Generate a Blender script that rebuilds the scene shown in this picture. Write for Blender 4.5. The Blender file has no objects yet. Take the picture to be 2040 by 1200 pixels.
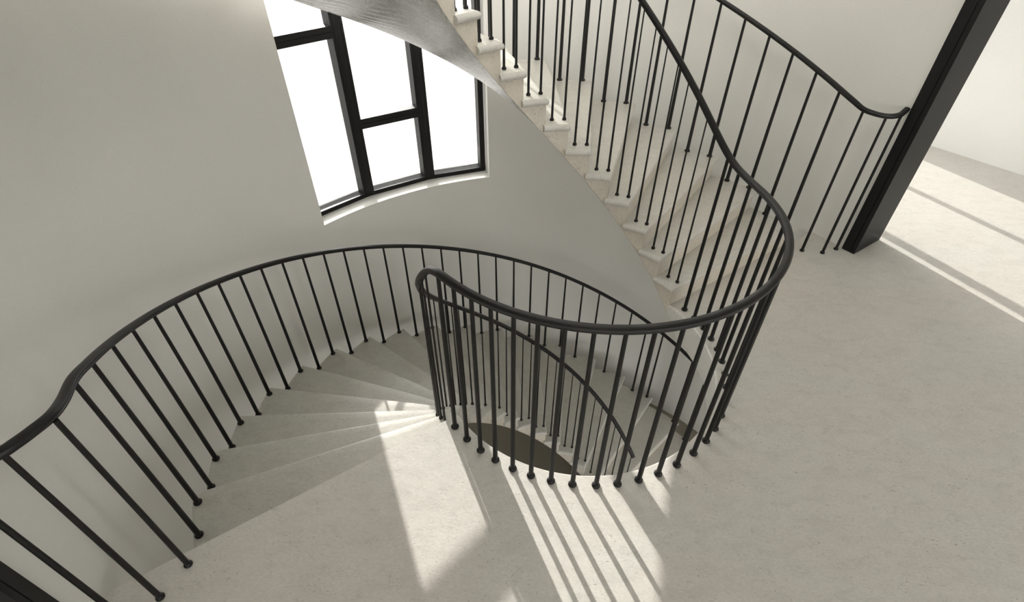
import bpy, bmesh, math
from math import sin, cos, radians as rad, pi, exp, log, sqrt, atan2, asin
from mathutils import Vector, Matrix

# ------------------------------------------------------------------ measures
CX, CY = 0.3925, 2.2113            # axis of the round stairwell
H = 2.288                          # eye height above the landing
RISE, STEP = 0.16, 9.925           # riser height, degrees per tread
R_IN, R_OUT = 0.879, 2.156         # baluster rings
WELL = 0.822                       # edge of the landing round the eye of the stair
WALL = 2.495                       # plaster face of the shaft
WALL_O = 2.86
AX = 33.8                          # direction of the doorway line
NOS0 = 33.7                        # nosing of the first rising tread
LVL = 3.04                         # storey height
SLAB = 0.22
BODY = 0.240                       # depth of stair body below the nosing line
E1 = Vector((cos(rad(AX)), sin(rad(AX)), 0))
E2 = Vector((cos(rad(AX-90)), sin(rad(AX-90)), 0))
C0 = Vector((CX, CY, 0))

col = bpy.context.scene.collection

def P(r, th, z=0.0):
    return Vector((CX + r*cos(rad(th)), CY + r*sin(rad(th)), z))
def Lc(t, e, z=0.0):
    return C0 + E1*t + E2*e + Vector((0, 0, z))
def nosing_z(th):
    return RISE + (th-NOS0)*RISE/STEP

# ------------------------------------------------------------------ materials
def new_mat(name):
    m = bpy.data.materials.new(name); m.use_nodes = True
    nt = m.node_tree
    for n in list(nt.nodes): nt.nodes.remove(n)
    out = nt.nodes.new('ShaderNodeOutputMaterial')
    b = nt.nodes.new('ShaderNodeBsdfPrincipled')
    nt.links.new(b.outputs[0], out.inputs[0])
    return m, nt, b
def noise(nt, vec, scale, detail=3, rough=0.5, dist=0.0):
    n = nt.nodes.new('ShaderNodeTexNoise')
    n.inputs['Scale'].default_value = scale; n.inputs['Detail'].default_value = detail
    n.inputs['Roughness'].default_value = rough; n.inputs['Distortion'].default_value = dist
    nt.links.new(vec, n.inputs['Vector']); return n
def ramp(nt, fac, stops):
    r = nt.nodes.new('ShaderNodeValToRGB'); cr = r.color_ramp
    while len(cr.elements) < len(stops): cr.elements.new(0.5)
    for e, (p, c) in zip(cr.elements, stops):
        e.position = p; e.color = (c[0], c[1], c[2], 1)
    nt.links.new(fac, r.inputs[0]); return r
def mixc(nt, fac, a, b, mode='MIX'):
    m = nt.nodes.new('ShaderNodeMix'); m.data_type = 'RGBA'; m.blend_type = mode
    if isinstance(fac, float): m.inputs[0].default_value = fac
    else: nt.links.new(fac, m.inputs[0])
    for k, s in ((6, a), (7, b)):
        if isinstance(s, tuple): m.inputs[k].default_value = (*s, 1)
        else: nt.links.new(s, m.inputs[k])
    return m.outputs[2]
def pos(nt):
    g = nt.nodes.new('ShaderNodeNewGeometry'); return g.outputs['Position']

def plaster(name, base, bump=0.15):
    m, nt, b = new_mat(name); p = pos(nt)
    n1 = noise(nt, p, 1.3, 3); n2 = noise(nt, p, 230, 2)
    c = ramp(nt, n1.outputs[0], [(0.3, tuple(x*0.975 for x in base)), (0.7, tuple(x*1.02 for x in base))])
    c2 = ramp(nt, n2.outputs[0], [(0.3, (0.95,)*3), (0.7, (1.03,)*3)])
    nt.links.new(mixc(nt, 1.0, c.outputs[0], c2.outputs[0], 'MULTIPLY'), b.inputs['Base Color'])
    b.inputs['Roughness'].default_value = 0.85
    b.inputs['Specular IOR Level'].default_value = 0.25
    bp = nt.nodes.new('ShaderNodeBump'); bp.inputs['Strength'].default_value = bump
    bp.inputs['Distance'].default_value = 0.002
    nt.links.new(n2.outputs[0], bp.inputs['Height']); nt.links.new(bp.outputs[0], b.inputs['Normal'])
    return m

def stone(name, pale, warm, cool, rough=0.3, bumpd=0.0012, warmmap=False):
    m, nt, b = new_mat(name); p = pos(nt)
    mp = nt.nodes.new('ShaderNodeMapping'); nt.links.new(p, mp.inputs[0])
    mp.inputs['Rotation'].default_value = (0, 0, 0.6); mp.inputs['Scale'].default_value = (1, 1.9, 1)
    v = mp.outputs[0]
    big = noise(nt, v, 1.1, 4, 0.6, 0.6)
    mid = noise(nt, v, 7.5, 7, 0.68, 0.8)
    fine = noise(nt, v, 60, 3, 0.6)
    hue = ramp(nt, big.outputs[0], [(0.38, cool), (0.62, warm)]).outputs[0]
    if warmmap:
        sx = nt.nodes.new('ShaderNodeVectorMath'); sx.operation = 'DISTANCE'
        nt.links.new(p, sx.inputs[0]); sx.inputs[1].default_value = (-0.75, 0.75, 0.0)
        mr = nt.nodes.new('ShaderNodeMapRange'); mr.inputs['From Min'].default_value = 0.45
        mr.inputs['From Max'].default_value = 0.95; mr.inputs['To Min'].default_value = 1; mr.inputs['To Max'].default_value = 0
        nt.links.new(sx.outputs['Value'], mr.inputs['Value'])
        hue = mixc(nt, mr.outputs[0], hue, warm)
    cloud = ramp(nt, mid.outputs[0], [(0.30, (0.90,)*3), (0.5, (0.985,)*3), (0.72, (1.04,)*3)]).outputs[0]
    c = mixc(nt, 1.0, hue, cloud, 'MULTIPLY')
    # thin broken veins
    vein = noise(nt, v, 14, 3, 0.6, 1.5)
    vr = ramp(nt, vein.outputs[0], [(0.478, (0, 0, 0)), (0.5, (1, 1, 1)), (0.522, (0, 0, 0))]).outputs[0]
    mask = noise(nt, v, 13, 3, 0.6)
    mk = ramp(nt, mask.outputs[0], [(0.5, (0, 0, 0)), (0.62, (0.6,)*3)]).outputs[0]
    vf = mixc(nt, 1.0, vr, mk, 'MULTIPLY')
    c = mixc(nt, vf, c, tuple(x*0.55 for x in cool))
    # pits and fossil flecks
    vo = nt.nodes.new('ShaderNodeTexVoronoi'); vo.inputs['Scale'].default_value = 34
    mp2 = nt.nodes.new('ShaderNodeMapping'); nt.links.new(p, mp2.inputs[0])
    mp2.inputs['Rotation'].default_value = (0, 0, -0.5); mp2.inputs['Scale'].default_value = (1, 2.0, 1)
    wob = noise(nt, p, 30, 2)
    va = nt.nodes.new('ShaderNodeVectorMath'); va.operation = 'MULTIPLY_ADD'
    nt.links.new(wob.outputs['Color'], va.inputs[0]); va.inputs[1].default_value = (.05, .05, .05)
    nt.links.new(mp2.outputs[0], va.inputs[2])
    nt.links.new(va.outputs[0], vo.inputs['Vector'])
    pit = ramp(nt, vo.outputs['Distance'], [(0.06, (1, 1, 1)), (0.17, (0, 0, 0))]).outputs[0]
    pm = noise(nt, p, 7, 2)
    pmk = ramp(nt, pm.outputs[0], [(0.45, (0, 0, 0)), (0.6, (1, 1, 1))]).outputs[0]
    pf = mixc(nt, 1.0, pit, pmk, 'MULTIPLY')
    pfs = mixc(nt, 1.0, pf, (0.62, 0.62, 0.62), 'MULTIPLY')
    c = mixc(nt, pfs, c, tuple(x*0.40 for x in cool))
    fr = ramp(nt, fine.outputs[0], [(0.3, (0.91,)*3), (0.7, (1.05,)*3)]).outputs[0]
    c = mixc(nt, 1.0, c, fr, 'MULTIPLY')
    nt.links.new(c, b.inputs['Base Color'])
    rr = nt.nodes.new('ShaderNodeMapRange'); nt.links.new(mid.outputs[0], rr.inputs['Value'])
    rr.inputs['To Min'].default_value = rough-0.07; rr.inputs['To Max'].default_value = rough+0.1
    nt.links.new(rr.outputs[0], b.inputs['Roughness'])
    # bump: pits go in, fine grain
    hsub = nt.nodes.new('ShaderNodeMath'); hsub.operation = 'MULTIPLY_ADD'
    nt.links.new(pf, hsub.inputs[0]); hsub.inputs[1].default_value = -1.8
    g2 = noise(nt, v, 26, 5, 0.65, 0.5); nt.links.new(g2.outputs[0], hsub.inputs[2])
    bp = nt.nodes.new('ShaderNodeBump'); bp.inputs['Strength'].default_value = 1.0
    bp.inputs['Distance'].default_value = bumpd
    nt.links.new(hsub.outputs[0], bp.inputs['Height']); nt.links.new(bp.outputs[0], b.inputs['Normal'])
    return m

def metal(name, base, rough, spec=0.5, bump=0.0, scale=300):
    m, nt, b = new_mat(name); p = pos(nt)
    n = noise(nt, p, scale, 2)
    c = ramp(nt, n.outputs[0], [(0.3, tuple(x*0.8 for x in base)), (0.7, tuple(x*1.2 for x in base))])
    nt.links.new(c.outputs[0], b.inputs['Base Color'])
    b.inputs['Roughness'].default_value = rough
    b.inputs['Specular IOR Level'].default_value = spec
    if bump:
        bp = nt.nodes.new('ShaderNodeBump'); bp.inputs['Strength'].default_value = 0.5
        bp.inputs['Distance'].default_value = bump
        nt.links.new(n.outputs[0], bp.inputs['Height']); nt.links.new(bp.outputs[0], b.inputs['Normal'])
    return m

M_WALL = plaster('plaster_grey', (0.735, 0.727, 0.693))
M_WHITE = plaster('plaster_white', (0.86, 0.855, 0.83))
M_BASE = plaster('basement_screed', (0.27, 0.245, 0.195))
M_FLOOR = stone('limestone_floor', None, (0.588, 0.560, 0.520), (0.582, 0.572, 0.532), 0.34, 0.0010, True)
M_STAIR = stone('limestone_stair', None, (0.570, 0.550, 0.502), (0.562, 0.554, 0.512), 0.34, 0.0009)
M_BODY = stone('limestone_stair_side', None, (0.60, 0.545, 0.46), (0.585, 0.545, 0.475), 0.33, 0.0012)
M_SOFFIT_SHADE = stone('limestone_soffit_shade', None, (0.315, 0.298, 0.262), (0.31, 0.30, 0.266), 0.26, 0.0016)  # same limestone darkened: the underside's shade is put into the colour
M_IRON = metal('blackened_iron', (0.008, 0.0078, 0.0076), 0.48, 0.3, 0.0004, 260)
M_RAIL = metal('handrail_iron', (0.010, 0.0098, 0.0100), 0.42, 0.35, 0.0005, 200)
M_FRAME = metal('dark_bronze_frame', (0.011, 0.0107, 0.0103), 0.5, 0.22)
def glass_mat():
    m = bpy.data.materials.new('clear_glass'); m.use_nodes = True; nt = m.node_tree
    for n in list(nt.nodes): nt.nodes.remove(n)
    out = nt.nodes.new('ShaderNodeOutputMaterial'); mx = nt.nodes.new('ShaderNodeMixShader')
    tr = nt.nodes.new('ShaderNodeBsdfTransparent'); gl = nt.nodes.new('ShaderNodeBsdfGlossy')
    gl.inputs['Roughness'].default_value = 0.02
    fr = nt.nodes.new('ShaderNodeFresnel'); fr.inputs['IOR'].default_value = 1.35
    nt.links.new(fr.outputs[0], mx.inputs[0]); nt.links.new(tr.outputs[0], mx.inputs[1])
    nt.links.new(gl.outputs[0], mx.inputs[2]); nt.links.new(mx.outputs[0], out.inputs[0])
    return m
M_GLASS = glass_mat()

# ------------------------------------------------------------------ mesh helpers
def link(name, bm, mat, parent=None, smooth=False, ang=35):
    me = bpy.data.meshes.new(name)
    bmesh.ops.recalc_face_normals(bm, faces=bm.faces[:])
    bm.to_mesh(me); bm.free()
    me.materials.append(mat)
    o = bpy.data.objects.new(name, me); col.objects.link(o)
    if parent is not None: o.parent = parent
    if smooth:
        me.polygons.foreach_set('use_smooth', [True]*len(me.polygons))
        me.set_sharp_from_angle(angle=rad(ang))
    return o
def empty(name, loc=(0, 0, 0)):
    o = bpy.data.objects.new(name, None); col.objects.link(o)
    o.empty_display_size = 0.1
    return o
def tag(o, label=None, cat=None, group=None, kind=None):
    if label: o['label'] = label
    if cat: o['category'] = cat
    if group: o['group'] = group
    if kind: o['kind'] = kind
    return o
def prism_box(bm, corners, z0, z1):
    """vertical prism over an ordered polygon of xy points"""
    lo = [bm.verts.new((c[0], c[1], z0)) for c in corners]
    hi = [bm.verts.new((c[0], c[1], z1)) for c in corners]
    n = len(corners)
    bm.faces.new(lo[::-1]); bm.faces.new(hi)
    for i in range(n): bm.faces.new((lo[i], lo[(i+1) % n], hi[(i+1) % n], hi[i]))
def lbox(bm, t0, t1, e0, e1, z0, z1):
    prism_box(bm, [Lc(t0, e0), Lc(t1, e0), Lc(t1, e1), Lc(t0, e1)], z0, z1)
def ring_solid(bm, ths, rin, rout, zb, zt, caps=True):
    """solid following angles ths; rin, rout, zb, zt are callables of the angle"""
    rows = []
    for th in ths:
        a, b_, c, d = rin(th), rout(th), zb(th), zt(th)
        rows.append([bm.verts.new(P(a, th, c)), bm.verts.new(P(b_, th, c)), bm.verts.new(P(b_, th, d)), bm.verts.new(P(a, th, d))])
    for r0, r1 in zip(rows, rows[1:]):
        for k in range(4): bm.faces.new((r0[k], r0[(k+1) % 4], r1[(k+1) % 4], r1[k]))
    if caps: bm.faces.new(rows[0]); bm.faces.new(rows[-1][::-1])
def arange(a, b, n): return [a+(b-a)*i/n for i in range(n+1)]
def k_(v): return lambda th: v

# ------------------------------------------------------------------ treads
def tread_mesh(th0, span, ztop, r0=0.797, r1=2.188, t=0.042):
    """stone plate with a fully rounded front and rounded ends"""
    bm = bmesh.new(); rad_ = t/2; K = 6; N = 6
    layers = []
    for k in range(K+1):
        a = -pi/2 + pi*k/K
        d = rad_*(1-cos(a)); z = ztop - t/2 + rad_*sin(a)
        inn, out = [], []
        for i in range(N+1):
            f = i/N
            for lst, r in ((inn, r0+d), (out, r1-d)):
                s = th0 + math.degrees(asin(d/r)) 
                lst.append(bm.verts.new(P(r, s+(th0+span-s)*f, z)))
        layers.append((inn, out))
    for (i0, o0), (i1, o1) in zip(layers, layers[1:]):
        for a, b_ in ((i0, i1), (o0, o1)):
            for j in range(N): bm.faces.new((a[j], a[j+1], b_[j+1], b_[j]))
        bm.faces.new((i0[0], o0[0], o1[0], i1[0]))
        bm.faces.new((i0[-1], o0[-1], o1[-1], i1[-1]))
    for inn, out in (layers[0], layers[-1]):
        for j in range(N): bm.faces.new((inn[j], inn[j+1], out[j+1], out[j]))
    return bm

def flight(zbase, label):
    """18 treads rising anticlockwise over a curved solid body"""
    root = empty('staircase'); tag(root, label, 'staircase')
    RB, RBO = 0.822, 2.165
    back = 0.75
    # stepped body
    bm = bmesh.new()
    for n in range(1, 20):
        th0 = NOS0 + (n-1)*STEP + back; th1 = th0 + STEP
        if n == 19: break
        zt = zbase + n*RISE - 0.040
        a_end = th1
        ths = arange(th0, a_end, 5)
        rows = []
        for th in ths:
            zb = zbase + nosing_z(th) - BODY
            rows.append([bm.verts.new(P(RB, th, zb)), bm.verts.new(P(RBO, th, zb)), bm.verts.new(P(RBO, th, zt)), bm.verts.new(P(RB, th, zt))])
        for r0, r1 in zip(rows, rows[1:]):
            for k in (1, 2, 3): bm.faces.new((r0[k], r0[(k+1) % 4], r1[(k+1) % 4], r1[k]))
        # riser face
        bm.faces.new((rows[0][0], rows[0][1], rows[0][2], rows[0][3]))
        bm.faces.new((rows[-1][0], rows[-1][1], rows[-1][2], rows[-1][3]))
    # last riser under the upper landing
    th0 = NOS0 + 18*STEP + back
    o = link('stair_body', bm, M_BODY, root, smooth=True, ang=25)
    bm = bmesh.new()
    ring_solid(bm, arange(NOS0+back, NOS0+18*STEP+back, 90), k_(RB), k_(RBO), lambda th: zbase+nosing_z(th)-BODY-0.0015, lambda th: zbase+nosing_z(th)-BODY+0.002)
    link('soffit', bm, M_SOFFIT_SHADE, root, smooth=True, ang=40)
    for n in range(1, 19):
        th0 = NOS0 + (n-1)*STEP
        bm = tread_mesh(th0, STEP+1.6, zbase + n*RISE)
        link('tread', bm, M_STAIR, root, smooth=True, ang=40)
    return root

# ------------------------------------------------------------------ floors
NEND = 213.65
def rect_r(th, tmax=5.16, e_lo=-1.6, e_hi=4.6):
    psi = rad(th-AX); ct, ce = cos(psi), -sin(psi)
    r = 1e9
    if abs(ct) > 1e-6: r = min(r, tmax/abs(ct))
    if ce > 1e-6: r = min(r, e_hi/ce)
    if ce < -1e-6: r = min(r, -e_lo/-ce)
    return r
def slab(name, z, label, end_nosing=True):
    bm = bmesh.new()
    # landing half ring and the room beyond the doorway, one slab
    a0, a1 = NEND, NOS0+360.0+0.75
    corners = []
    for (t, e) in ((5.16, 4.6), (-5.16, 4.6)):
        corners.append(math.degrees(atan2(-e, t)) % 360 + AX)
    ths = sorted(set([round(x, 4) for x in arange(a0, a1, 72)] + [round(c if c > a0 else c+360, 4) for c in corners]))
    def zb(th):
        hz = nosing_z(th-360.0) - BODY
        return z + max(-SLAB, min(hz, -0.03))
    rows = []
    for th in ths:
        r_o = rect_r(th); rm = 0.822
        zt = z
        vs = []
        # rounded lip at the eye of the stair
        for kk in range(5):
            a = pi/2*kk/4; q = 0.012
            vs.append(bm.verts.new(P(rm+q*(1-sin(a)), th, z-q*(1-cos(a)) if kk else z)))
        vs = vs[::-1] if False else vs
        # from outer top to lip to bottom inner to bottom outer
        top_o = bm.verts.new(P(r_o, th, z)); bot_o = bm.verts.new(P(r_o, th, zb(th))); bot_i = bm.verts.new(P(rm, th, zb(th)))
        rows.append([top_o]+vs+[bot_i, bot_o])
    for r0, r1 in zip(rows, rows[1:]):
        n = len(r0)
        for k in range(n): bm.faces.new((r0[k], r0[(k+1) % n], r1[(k+1) % n], r1[k]))
    bm.faces.new(rows[0]); bm.faces.new(rows[-1][::-1])
    # floor either side of the shaft, behind the doorway line
    for (b0, b1) in ((NOS0+0.75, AX+38), (AX+180-38, NEND)):
        ring_solid(bm, arange(b0, b1, 12), k_(2.60), rect_r, k_(z-SLAB), k_(z))
    o = link(name, bm, M_FLOOR, None, smooth=True, ang=30)
    tag(o, label, 'floor', kind='structure')
    return o

# nosing of the landing over the falling flight
def landing_plate(z):
    bm = tread_mesh(NEND-0.9, 2.2, z, 0.80, 2.479)
    return bm

floor = slab('floor', 0.0, 'pale limestone landing floor running out through the doorway beside the railing')
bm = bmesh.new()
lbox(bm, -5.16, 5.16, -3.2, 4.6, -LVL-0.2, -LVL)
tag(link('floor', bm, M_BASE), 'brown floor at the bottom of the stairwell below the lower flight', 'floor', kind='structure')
ceiling = slab('ceiling', LVL, 'storey slab above the landing and doorway')

# ------------------------------------------------------------------ flights
flight(0.0, 'pale limestone curved staircase rising from the landing and passing the window')
flight(-LVL, 'pale limestone curved staircase going down from the sunlit side of the landing')

# ------------------------------------------------------------------ shaft wall
ZTOP, ZBOT = 5.8, -LVL-0.2
W0, W1 = 104.30, 142.38            # window opening in the plaster face
WZ0, WZ1 = -0.030, 2.80
D0 = 27.9                          # wall ends at the doorway frame, right
D1 = 33.8+180+5.2                  # left
def wall_mesh():
    bm = bmesh.new()
    th_a = AX - math.degrees(asin(0.257/WALL)); th_b = AX+180 + math.degrees(asin(0.19/WALL))
    ths = arange(th_a, W0, 36) + arange(W0, W1, 18)[1:] + arange(W1, th_b, 38)[1:]
    zs = [ZBOT, WZ0, WZ1, LVL+WZ0, LVL+WZ1, ZTOP]
    def filled(i, j):
        if i < 0 or j < 0 or i >= len(ths)-1 or j >= len(zs)-1: return False
        return not (ths[i] > W0-1e-6 and ths[i+1] < W1+1e-6 and j in (1, 3))
    vt = {}
    def V(i, j, o):
        k = (i, j, o)
        if k not in vt: vt[k] = bm.verts.new(P(WALL_O if o else WALL, ths[i], zs[j]))
        return vt[k]
    for i in range(len(ths)-1):
        for j in range(len(zs)-1):
            if not filled(i, j): continue
            for o in (0, 1): bm.faces.new((V(i, j, o), V(i+1, j, o), V(i+1, j+1, o), V(i, j+1, o)))
            if not filled(i-1, j): bm.faces.new((V(i, j, 0), V(i, j+1, 0), V(i, j+1, 1), V(i, j, 1)))
            if not filled(i+1, j): bm.faces.new((V(i+1, j, 0), V(i+1, j+1, 0), V(i+1, j+1, 1), V(i+1, j, 1)))
            if not filled(i, j-1): bm.faces.new((V(i, j, 0), V(i+1, j, 0), V(i+1, j, 1), V(i, j, 1)))
            if not filled(i, j+1): bm.faces.new((V(i, j+1, 0), V(i+1, j+1, 0), V(i+1, j+1, 1), V(i, j+1, 1)))
    return bm
wr = link('wall_round', wall_mesh(), M_WALL, smooth=True, ang=20)
if any(p.normal.z < -0.9 and abs(p.center.z-WZ0) < 0.01 for p in wr.data.polygons): wr.data.flip_normals()
tag(wr, 'tall curved grey plaster wall of the round stairwell', 'wall', kind='structure')
bm = bmesh.new(); ring_solid(bm, arange(0, 360, 48), k_(0.0), k_(WALL_O), k_(ZTOP), k_(ZTOP+0.2), caps=False)
bmesh.ops.remove_doubles(bm, verts=bm.verts[:], dist=1e-5)
tag(link('ceiling', bm, M_WHITE), 'ceiling closing the top of the round stairwell', 'ceiling', kind='structure')

# ------------------------------------------------------------------ shaft windows
def bar(bm, a, b_, w0, w1, z0, z1):
    """bar along the facet from a to b (xy), depth from w0 to w1 outwards"""
    d = (b_-a); d.z = 0; d.normalize(); n = Vector((d.y, -d.x, 0))
    mid = (a+b_)/2 - C0
    if n.dot(mid) < 0: n = -n
    prism_box(bm, [a+n*w0, b_+n*w0, b_+n*w1, a+n*w1], z0, z1)
RF = 2.650
MU = (129.98, 116.72)
def shaft_window(zb, name, label):
    root = empty(name); tag(root, label, 'window', kind='structure')
    z0, z1 = zb+WZ0, zb+WZ1
    vs = [P(RF, W0-0.6), P(RF, MU[1]), P(RF, MU[0]), P(RF, W1+0.6)]
    fr = bmesh.new(); gl = []
    def facet(a, b_, transom):
        d = (b_-a).normalized(); Ls = (b_-a).length
        def pt(s): return a + d*s
        bm = bmesh.new()
        s0 = 0.05; s1 = Ls-0.05
        if a is vs[0]: s0 = 0.085
        if b_ is vs[3]: s1 = Ls-0.085
        # outer frame of the pane
        DP = 0.095
        for (u, v) in ((s0-0.049, s0-0.020), (s0-0.0175, s0), (s1, s1+0.0175), (s1+0.020, s1+0.049)):
            bar(bm, pt(u), pt(v), 0.0, DP, z0, z1)
        bar(bm, pt(s0-0.021), pt(s0-0.017), 0.004, DP, z0, z1); bar(bm, pt(s1+0.017), pt(s1+0.021), 0.004, DP, z0, z1)
        bar(bm, pt(s0), pt(s1), 0.0, DP, z0, z0+0.040); bar(bm, pt(s0), pt(s1), 0.0, DP, z1-0.055, z1)
        cuts = [z0+0.040]
        for tz in transom:
            bar(bm, pt(s0), pt(s1), 0.0, DP, zb+tz, zb+tz+0.040); bar(bm, pt(s0), pt(s1), 0.004, DP, zb+tz+0.040, zb+tz+0.044)
            bar(bm, pt(s0), pt(s1), 0.0, DP, zb+tz+0.044, zb+tz+0.084)
            cuts += [zb+tz, zb+tz+0.084]
        cuts.append(z1-0.055)
        link('casement', bm, M_FRAME, root)
        for k in range(0, len(cuts), 2):
            g = bmesh.new(); bar(g, pt(s0-0.008), pt(s1+0.008), 0.078, 0.084, cuts[k]-0.012, cuts[k+1]+0.012)
            link('pane', g, M_GLASS, root)
    facet(vs[0], vs[1], [2.2]); facet(vs[1], vs[2], [0.585]); facet(vs[2], vs[3], [1.304])
    for v, th in ((vs[1], MU[1]), (vs[2], MU[0])):
        bm = bmesh.new(); n = (v-C0).normalized(); t = Vector((-n.y, n.x, 0))
        prism_box(bm, [v-t*0.004-n*0.001, v+t*0.004-n*0.001, v+t*0.0145+n*0.100, v-t*0.0145+n*0.100], z0, z1)
        link('mullion', bm, M_FRAME, root)
    return root
shaft_window(0.0, 'window_1', 'tall dark-framed three-light window with white daylight in the curved wall')
shaft_window(LVL, 'window_2', 'dark-framed window added out of view in the curved wall above to light the shaft')  # unseen upper window, added to bring more daylight into the shaft
# weathered outer sill, sloping up to the outside face of the wall
for zb, nm in ((0.0, 'first'), (LVL, 'second')):
    bm = bmesh.new(); rows = []
    for th in arange(W0+0.01, W1-0.01, 18):
        zz = zb + WZ0
        rows.append([bm.verts.new(P(2.765, th, zz+0.001)), bm.verts.new(P(WALL_O+0.02, th, zz+0.001)), bm.verts.new(P(WALL_O+0.02, th, zz+0.122)), bm.verts.new(P(WALL_O-0.005, th, zz+0.122)), bm.verts.new(P(2.765, th, zz+0.03))])
    for r0, r1 in zip(rows, rows[1:]):
        for k in range(5): bm.faces.new((r0[k], r0[(k+1) % 5], r1[(k+1) % 5], r1[k]))
    bm.faces.new(rows[0]); bm.faces.new(rows[-1])
    tag(link('trim_1' if zb == 0 else 'trim_2', bm, M_WHITE), 'white outer sill below the %s storey window of the curved wall' % nm, 'sill', kind='structure')

# ------------------------------------------------------------------ doorway
def frame_pt(t, e):
    a = rad(0.96)                    # the steel frame sits a hair off the stair axis
    return Lc(t*cos(a)+e*sin(a), e*cos(a)-t*sin(a)) if False else Lc(t, e)
door = empty('door_1'); tag(door, 'black steel portal lining the wide opening from the stairwell to the bright room', 'doorway', kind='structure')
ZD = 2.80
for s, e0 in ((1, 0.257), (-1, 0.176)):
    bm = bmesh.new()
    def q(t, e): return Lc(s*t, e)
    prism_box(bm, [q(2.47, e0), q(2.47, e0+0.062), q(2.50, e0+0.062), q(2.50, e0)], 0.0, ZD)
    prism_box(bm, [q(2.478, e0+0.062), q(2.478, e0+0.068), q(2.50, e0+0.068), q(2.50, e0+0.062)], 0.0, ZD)
    prism_box(bm, [q(2.47, e0+0.068), q(2.47, e0+0.098), q(2.50, e0+0.098), q(2.50, e0+0.068)], 0.0, ZD)
    prism_box(bm, [q(2.4995, e0+0.002), q(2.4995, e0+0.098), q(2.842, e0+0.098), q(2.842, e0+0.002)], 0.0, ZD)
    link('jamb', bm, M_FRAME, door)
bm = bmesh.new()
prism_box(bm, [Lc(-2.47, 0.178), Lc(2.47, 0.259), Lc(2.47, 0.353), Lc(-2.47, 0.272)], ZD-0.1, ZD)
link('head', bm, M_FRAME, door)

# ------------------------------------------------------------------ the room beyond
TW, EB, EF = 5.16, -1.6, 4.6
def wall_with_openings(name, label, fixed, axis, a0, a1, z0, z1, thick, holes, mat):
    """wall in the plane axis=fixed ('t' or 'e'), running a0..a1; holes: (a,b,z,z)"""
    bm = bmesh.new()
    def bx(p, q_, zl, zh):
        if q_-p < 1e-4 or zh-zl < 1e-4: return
        if axis == 'e': lbox(bm, p, q_, min(fixed, fixed+thick), max(fixed, fixed+thick), zl, zh)
        else: lbox(bm, min(fixed, fixed+thick), max(fixed, fixed+thick), p, q_, zl, zh)
    xs = sorted(set([a0, a1]+[h[0] for h in holes]+[h[1] for h in holes]))
    for p, q_ in zip(xs, xs[1:]):
        hh = sorted([(h[2], h[3]) for h in holes if h[0] <= p+1e-6 and h[1] >= q_-1e-6])
        z = z0
        for (u, v) in hh: bx(p, q_, z, u); z = v
        bx(p, q_, z, z1)
    o = link(name, bm, mat); tag(o, label, 'wall', kind='structure'); return o
BACKH = [(2.99, 5.06, 0.02, 2.70), (-5.06, -2.99, 0.02, 2.70), (2.99, 5.06, -LVL+0.02, -0.35)]
wall_with_openings('wall_right', 'bright white wall of the room to the right of the doorway', TW, 't', EB, EF, -LVL, LVL, 0.2, [], M_WHITE)
wall_with_openings('wall_left', 'white wall at the left end of the room', -TW, 't', EB, EF, -LVL, LVL, -0.2, [], M_WHITE)
wall_with_openings('wall_back', 'wall with tall windows beside the round stairwell', EB, 'e', -TW, TW, -LVL, LVL, -0.2,
                   BACKH + [(-2.4, 2.4, -LVL, LVL)], M_WHITE)
FILLH = [(-4.5, -2.6, 0.9, 2.5), (-0.95, 0.95, 0.9, 2.5), (2.6, 4.5, 0.9, 2.5),  # openings added for fill light from behind the viewer
          (-4.7, -2.3, -LVL+0.4, -0.5), (-1.2, 1.2, -LVL+0.4, -0.5), (2.3, 4.7, -LVL+0.4, -0.5)]
wall_with_openings('wall_front', 'wall behind the viewer with added fill-light windows', EF, 'e', -TW, TW, -LVL, LVL, 0.2, FILLH, M_WHITE)
def room_window(name, label, a0, a1, e, z0, z1, bars):
    root = empty(name); tag(root, label, 'window', kind='structure')
    bm = bmesh.new()
    lbox(bm, a0, a0+0.06, e, e+0.07, z0, z1); lbox(bm, a1-0.06, a1, e, e+0.07, z0, z1)
    lbox(bm, a0+0.06, a1-0.06, e, e+0.07, z0, z0+0.05); lbox(bm, a0+0.06, a1-0.06, e, e+0.07, z1-0.06, z1)
    link('casement', bm, M_FRAME, root)
    for (b0, b1) in bars:
        bm = bmesh.new(); lbox(bm, b0, b1, e+0.003, e+0.067, z0+0.05, z1-0.06); link('mullion', bm, M_FRAME, root)
    g = bmesh.new(); lbox(g, a0+0.06, a1-0.06, e+0.03, e+0.036, z0+0.05, z1-0.06); link('pane', g, M_GLASS, root)
# where the sun bands on the right-hand floor come from: t = t_floor + 0.19*(e_floor - e)
room_window('window_3', 'tall window lighting the floor beyond the doorway', 2.99, 5.06, -1.74, 0.02, 2.70, [(3.30, 3.40), (4.26, 4.33)])
room_window('window_4', 'tall window at the left end of the back wall', -5.06, -2.99, -1.74, 0.02, 2.70, [(-4.33, -4.26)])
room_window('window_5', 'added lower storey window brightening the bottom of the stairwell', 2.99, 5.06, -1.74, -LVL+0.02, -0.35, [(3.9, 4.0)])  # unseen; added to lift the light on the lower storey
for i, hh in enumerate(FILLH):  # unseen windows, added and sized to brighten the shaft walls
    room_window('window_%d' % (6+i), '%s %s added fill-light window in the wall behind the viewer' % (('left', 'middle', 'right')[i % 3], 'landing level' if i < 3 else 'lower level'), hh[0], hh[1], EF+0.05, hh[2], hh[3], [((hh[0]+hh[1])/2-0.04, (hh[0]+hh[1])/2+0.04)])

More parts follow.
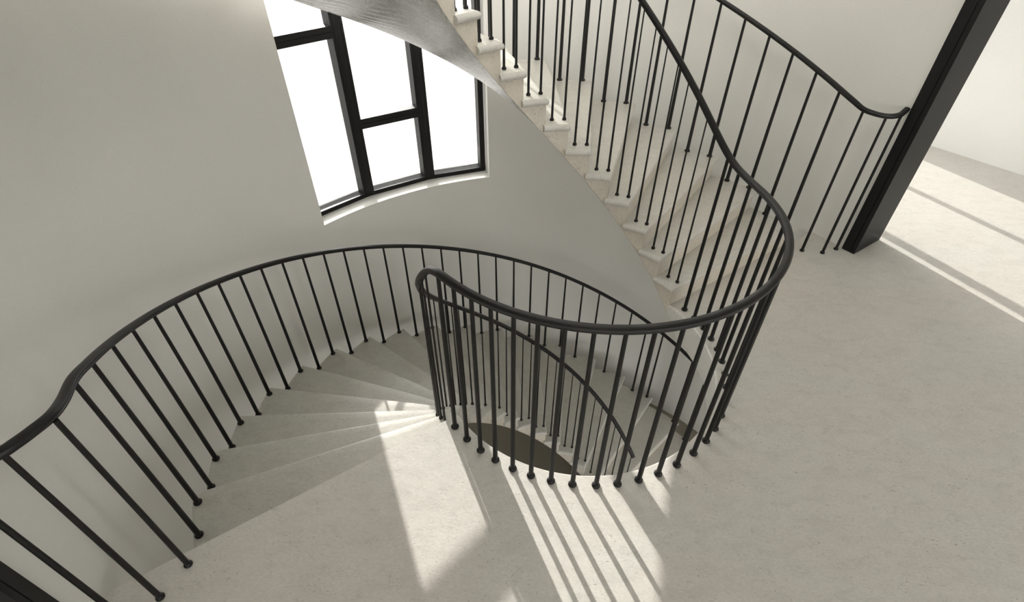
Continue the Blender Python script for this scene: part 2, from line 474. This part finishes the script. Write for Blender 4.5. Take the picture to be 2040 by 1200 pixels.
# ------------------------------------------------------------------ railings
def knob_mesh(rc, rr):
    bm = bmesh.new(); n = 16
    prof = [(rc*0.93, 0.0), (rc, 0.003), (rc, 0.007), (rc*0.9, 0.011), (rr*1.08, 0.0155), (rr*1.02, 0.017)]
    rings = [[bm.verts.new((r*cos(2*pi*k/n), r*sin(2*pi*k/n), z)) for k in range(n)] for r, z in prof]
    for a, b_ in zip(rings, rings[1:]):
        for k in range(n): bm.faces.new((a[k], a[(k+1) % n], b_[(k+1) % n], b_[k]))
    bm.faces.new(rings[0]); bm.faces.new(rings[-1])
    bmesh.ops.recalc_face_normals(bm, faces=bm.faces[:])
    me = bpy.data.meshes.new('collar'); bm.to_mesh(me); bm.free(); me.materials.append(M_IRON)
    me.polygons.foreach_set('use_smooth', [True]*len(me.polygons)); me.set_sharp_from_angle(angle=rad(50))
    return me
KN = {}
def baluster(root, p, z0, z1, rb, rt, rc):
    bm = bmesh.new(); n = 12
    rings = []
    for f in (0, 1):
        r = rb + (rt-rb)*f; z = z0 + (z1-z0)*f
        rings.append([bm.verts.new((p.x + r*cos(2*pi*k/n), p.y + r*sin(2*pi*k/n), z)) for k in range(n)])
    for k in range(n): bm.faces.new((rings[0][k], rings[0][(k+1) % n], rings[1][(k+1) % n], rings[1][k]))
    bm.faces.new(rings[0]); bm.faces.new(rings[1])
    o = link('baluster', bm, M_IRON, root, smooth=True, ang=50)
    key = (rb, rc)
    if key not in KN: KN[key] = knob_mesh(rc, rb)
    c = bpy.data.objects.new('collar', KN[key]); col.objects.link(c); c.parent = o
    c.location = (p.x, p.y, z0)
    return o
# handrail profile: rounded top, shallow groove, flat lower lip (x across, y up)
PROF = [(-0.0135, -0.012), (0.0135, -0.012), (0.0145, -0.006), (0.0125, -0.0035), (0.0165, -0.001), (0.0185, 0.005),
        (0.0165, 0.011), (0.011, 0.0150), (0.0, 0.0168), (-0.011, 0.0150), (-0.0165, 0.011), (-0.0185, 0.005), (-0.0165, -0.001), (-0.0125, -0.0035), (-0.0145, -0.006)]
def sweep(pts, prof=PROF):
    bm = bmesh.new(); rows = []
    for i, p in enumerate(pts):
        a = pts[max(i-1, 0)]; b_ = pts[min(i+1, len(pts)-1)]
        t = (b_-a).normalized(); s = t.cross(Vector((0, 0, 1))).normalized(); u = s.cross(t).normalized()
        rows.append([bm.verts.new(p + s*x + u*y) for x, y in prof])
    n = len(prof)
    for r0, r1 in zip(rows, rows[1:]):
        for k in range(n): bm.faces.new((r0[k], r0[(k+1) % n], r1[(k+1) % n], r1[k]))
    bm.faces.new(rows[0]); bm.faces.new(rows[-1])
    return bm
SL = RISE/STEP
def softp(x, w): return w*log(1+exp(max(-40, min(40, x/w)))) if x/w < 40 else x
RZ = 1.033
def rail_z(th, WA=4.6):
    # th unwrapped: 213.7..393.7 is the landing, below it the lower flight, above it the upper flight
    return RZ + SL*softp(th-386.8, WA) - SL*softp(214.2-th, 2.3)
LIP = 0.0125
FEET = [(209.18-9.925*k, 204.263-9.925*k) for k in range(18)]
AFEET = [(35.79+9.9216*k, 40.707+9.9216*k) for k in range(18)]
# inner railing: one continuous rail round the open eye
inner = empty('railing'); tag(inner, 'black iron inner railing sweeping round the open eye of the stair between both flights', 'railing')
pts = [P(R_IN, th, rail_z(th)) for th in arange(34.2, 570.0, 380)]
link('handrail', sweep(pts), M_RAIL, inner, smooth=True, ang=30)
def rz_in(th): return rail_z(th)-LIP
LAND = [217.86, 224.75, 231.27, 237.44, 243.93, 250.24, 256.79, 263.61, 271.0, 277.88, 285.0, 292.0, 299.56, 307.48, 314.8,
        321.5, 328.43, 335.6, 342.64, 349.53, 356.18, 362.67, 368.94, 375.37, 382.14, 388.48]
for th in LAND:
    baluster(inner, P(R_IN, th), 0.0, rz_in(th), 0.0121, 0.0090, 0.0208)
for k, (a, b_) in enumerate(FEET):
    for th in (a, b_): baluster(inner, P(R_IN, th), -RISE*(k+1), rz_in(th), 0.0074, 0.0040, 0.0132)
for k, (a, b_) in enumerate(AFEET):
    for th in (a, b_): baluster(inner, P(R_IN, th), RISE*(k+1), rz_in(th+360), 0.0074, 0.0038, 0.0132)
# outer railings
def smooth_path(ctrl, n=8):
    out = []
    for i in range(len(ctrl)-1):
        p0 = ctrl[max(i-1, 0)]; p1 = ctrl[i]; p2 = ctrl[i+1]; p3 = ctrl[min(i+2, len(ctrl)-1)]
        for j in range(n):
            t = j/n
            out.append(0.5*((2*p1) + (p2-p0)*t + (2*p0-5*p1+4*p2-p3)*t*t + (3*p1-p0-3*p2+p3)*t**3))
    out.append(ctrl[-1]); return out
up = empty('railing'); tag(up, 'black iron outer railing climbing beside the curved wall on the right', 'railing')
cut = 393.0
helix = [P(R_OUT, th, rail_z(th, 2.3)) for th in arange(570.0, cut, 130)]
ctrl = [helix[-4], helix[-1], Lc(2.177, 0.104, 1.098), Lc(2.235, 0.172, 1.075), Lc(2.31, 0.218, 1.062), Lc(2.40, 0.236, 1.060), Lc(2.45, 0.236, 1.072), Lc(2.474, 0.236, 1.082)]
pth = helix[:-4] + smooth_path(ctrl)
link('handrail', sweep(pth), M_RAIL, up, smooth=True, ang=30)
for (t, e, z) in ((2.177, 0.104, 1.098), (2.282, 0.21, 1.066), (2.419, 0.239, 1.066)):
    baluster(up, Lc(t, e), 0.0, z-LIP, 0.0108, 0.0082, 0.0178)
for k, (a, b_) in enumerate(AFEET):
    for th in (a, b_): baluster(up, P(R_OUT, th), RISE*(k+1), rz_in(th+360), 0.0140, 0.0092, 0.0225)
dn = empty('railing'); tag(dn, 'black iron outer railing following the lower flight down along the left wall', 'railing')
helix = [P(R_OUT, th, rail_z(th)) for th in arange(34.5, 205.0, 126)]
ctrl = [helix[-1], Lc(-2.152, -0.204, 0.935), Lc(-2.165, -0.065, 0.972), Lc(-2.180, 0.036, 1.008), Lc(-2.219, 0.090, 1.022), Lc(-2.253, 0.121, 1.028), Lc(-2.285, 0.140, 1.031), Lc(-2.38, 0.165, 1.035), Lc(-2.474, 0.175, 1.04)]
pth = helix[:-1] + smooth_path(ctrl)
link('handrail', sweep(pth), M_RAIL, dn, smooth=True, ang=30)
for (t, e, z) in ((-2.170, 0.056, 1.016), (-2.285, 0.135, 1.033), (-2.39, 0.185, 1.035)):
    baluster(dn, Lc(t, e), 0.0, z-LIP, 0.0112, 0.0085, 0.0178)
for k, (a, b_) in enumerate(FEET):
    for th in (a, b_): baluster(dn, P(R_OUT, th), -RISE*(k+1), rz_in(th), 0.0130, 0.0085, 0.0205)

# ------------------------------------------------------------------ light
w = bpy.data.worlds.new('World'); bpy.context.scene.world = w; w.use_nodes = True
bg = w.node_tree.nodes['Background']; bg.inputs[1].default_value = 1.0
wn = w.node_tree; tc = wn.nodes.new('ShaderNodeTexCoord'); sxyz = wn.nodes.new('ShaderNodeSeparateXYZ')
wn.links.new(tc.outputs['Generated'], sxyz.inputs[0])
SKY, GND = 6.9, 1.9               # bright hazy sky over pale ground
mr = wn.nodes.new('ShaderNodeMapRange'); mr.inputs['From Min'].default_value = -0.06; mr.inputs['From Max'].default_value = 0.06
wn.links.new(sxyz.outputs['Z'], mr.inputs['Value'])
cmix = mixc(wn, mr.outputs[0], (GND*1.0, GND*0.975, GND*0.92), (SKY*1.0, SKY*0.99, SKY*0.96))
wn.links.new(cmix, bg.inputs[0])
sd = bpy.data.lights.new('sun', 'SUN'); sd.energy = 6.0; sd.angle = rad(0.6); sd.color = (1.0, 0.97, 0.91)
so = bpy.data.objects.new('sun', sd); col.objects.link(so)
EL, AZ = 21.1, -67.0
d = Vector((cos(rad(EL))*cos(rad(AZ)), cos(rad(EL))*sin(rad(AZ)), -sin(rad(EL))))
so.rotation_euler = d.to_track_quat('-Z', 'Y').to_euler(); so.location = Lc(-1, -8, 5)

# ------------------------------------------------------------------ camera
cd = bpy.data.cameras.new('camera'); cam = bpy.data.objects.new('camera', cd); col.objects.link(cam)
cd.sensor_fit = 'HORIZONTAL'; cd.sensor_width = 36.0; cd.lens = 36.0*1027.577/2040.0
cd.clip_start = 0.02; cd.clip_end = 200
p_, r_ = rad(40.10993), rad(-0.18935)
fw = Vector((0, cos(p_), -sin(p_))); ux = Vector((0, sin(p_), cos(p_))); xx = Vector((1, 0, 0))
right = xx*cos(r_) - ux*sin(r_); upv = xx*sin(r_) + ux*cos(r_)
m = Matrix((right, upv, -fw)).transposed().to_4x4(); m.translation = Vector((0, 0, H))
cam.matrix_world = m
sc = bpy.context.scene; sc.camera = cam
sc.view_settings.view_transform = 'Standard'; sc.view_settings.look = 'None'
sc.view_settings.gamma = 1.0; sc.view_settings.use_curve_mapping = False
sc.view_settings.exposure = 0.1
sc.cycles.max_bounces = 12; sc.cycles.diffuse_bounces = 8; sc.cycles.transparent_max_bounces = 16
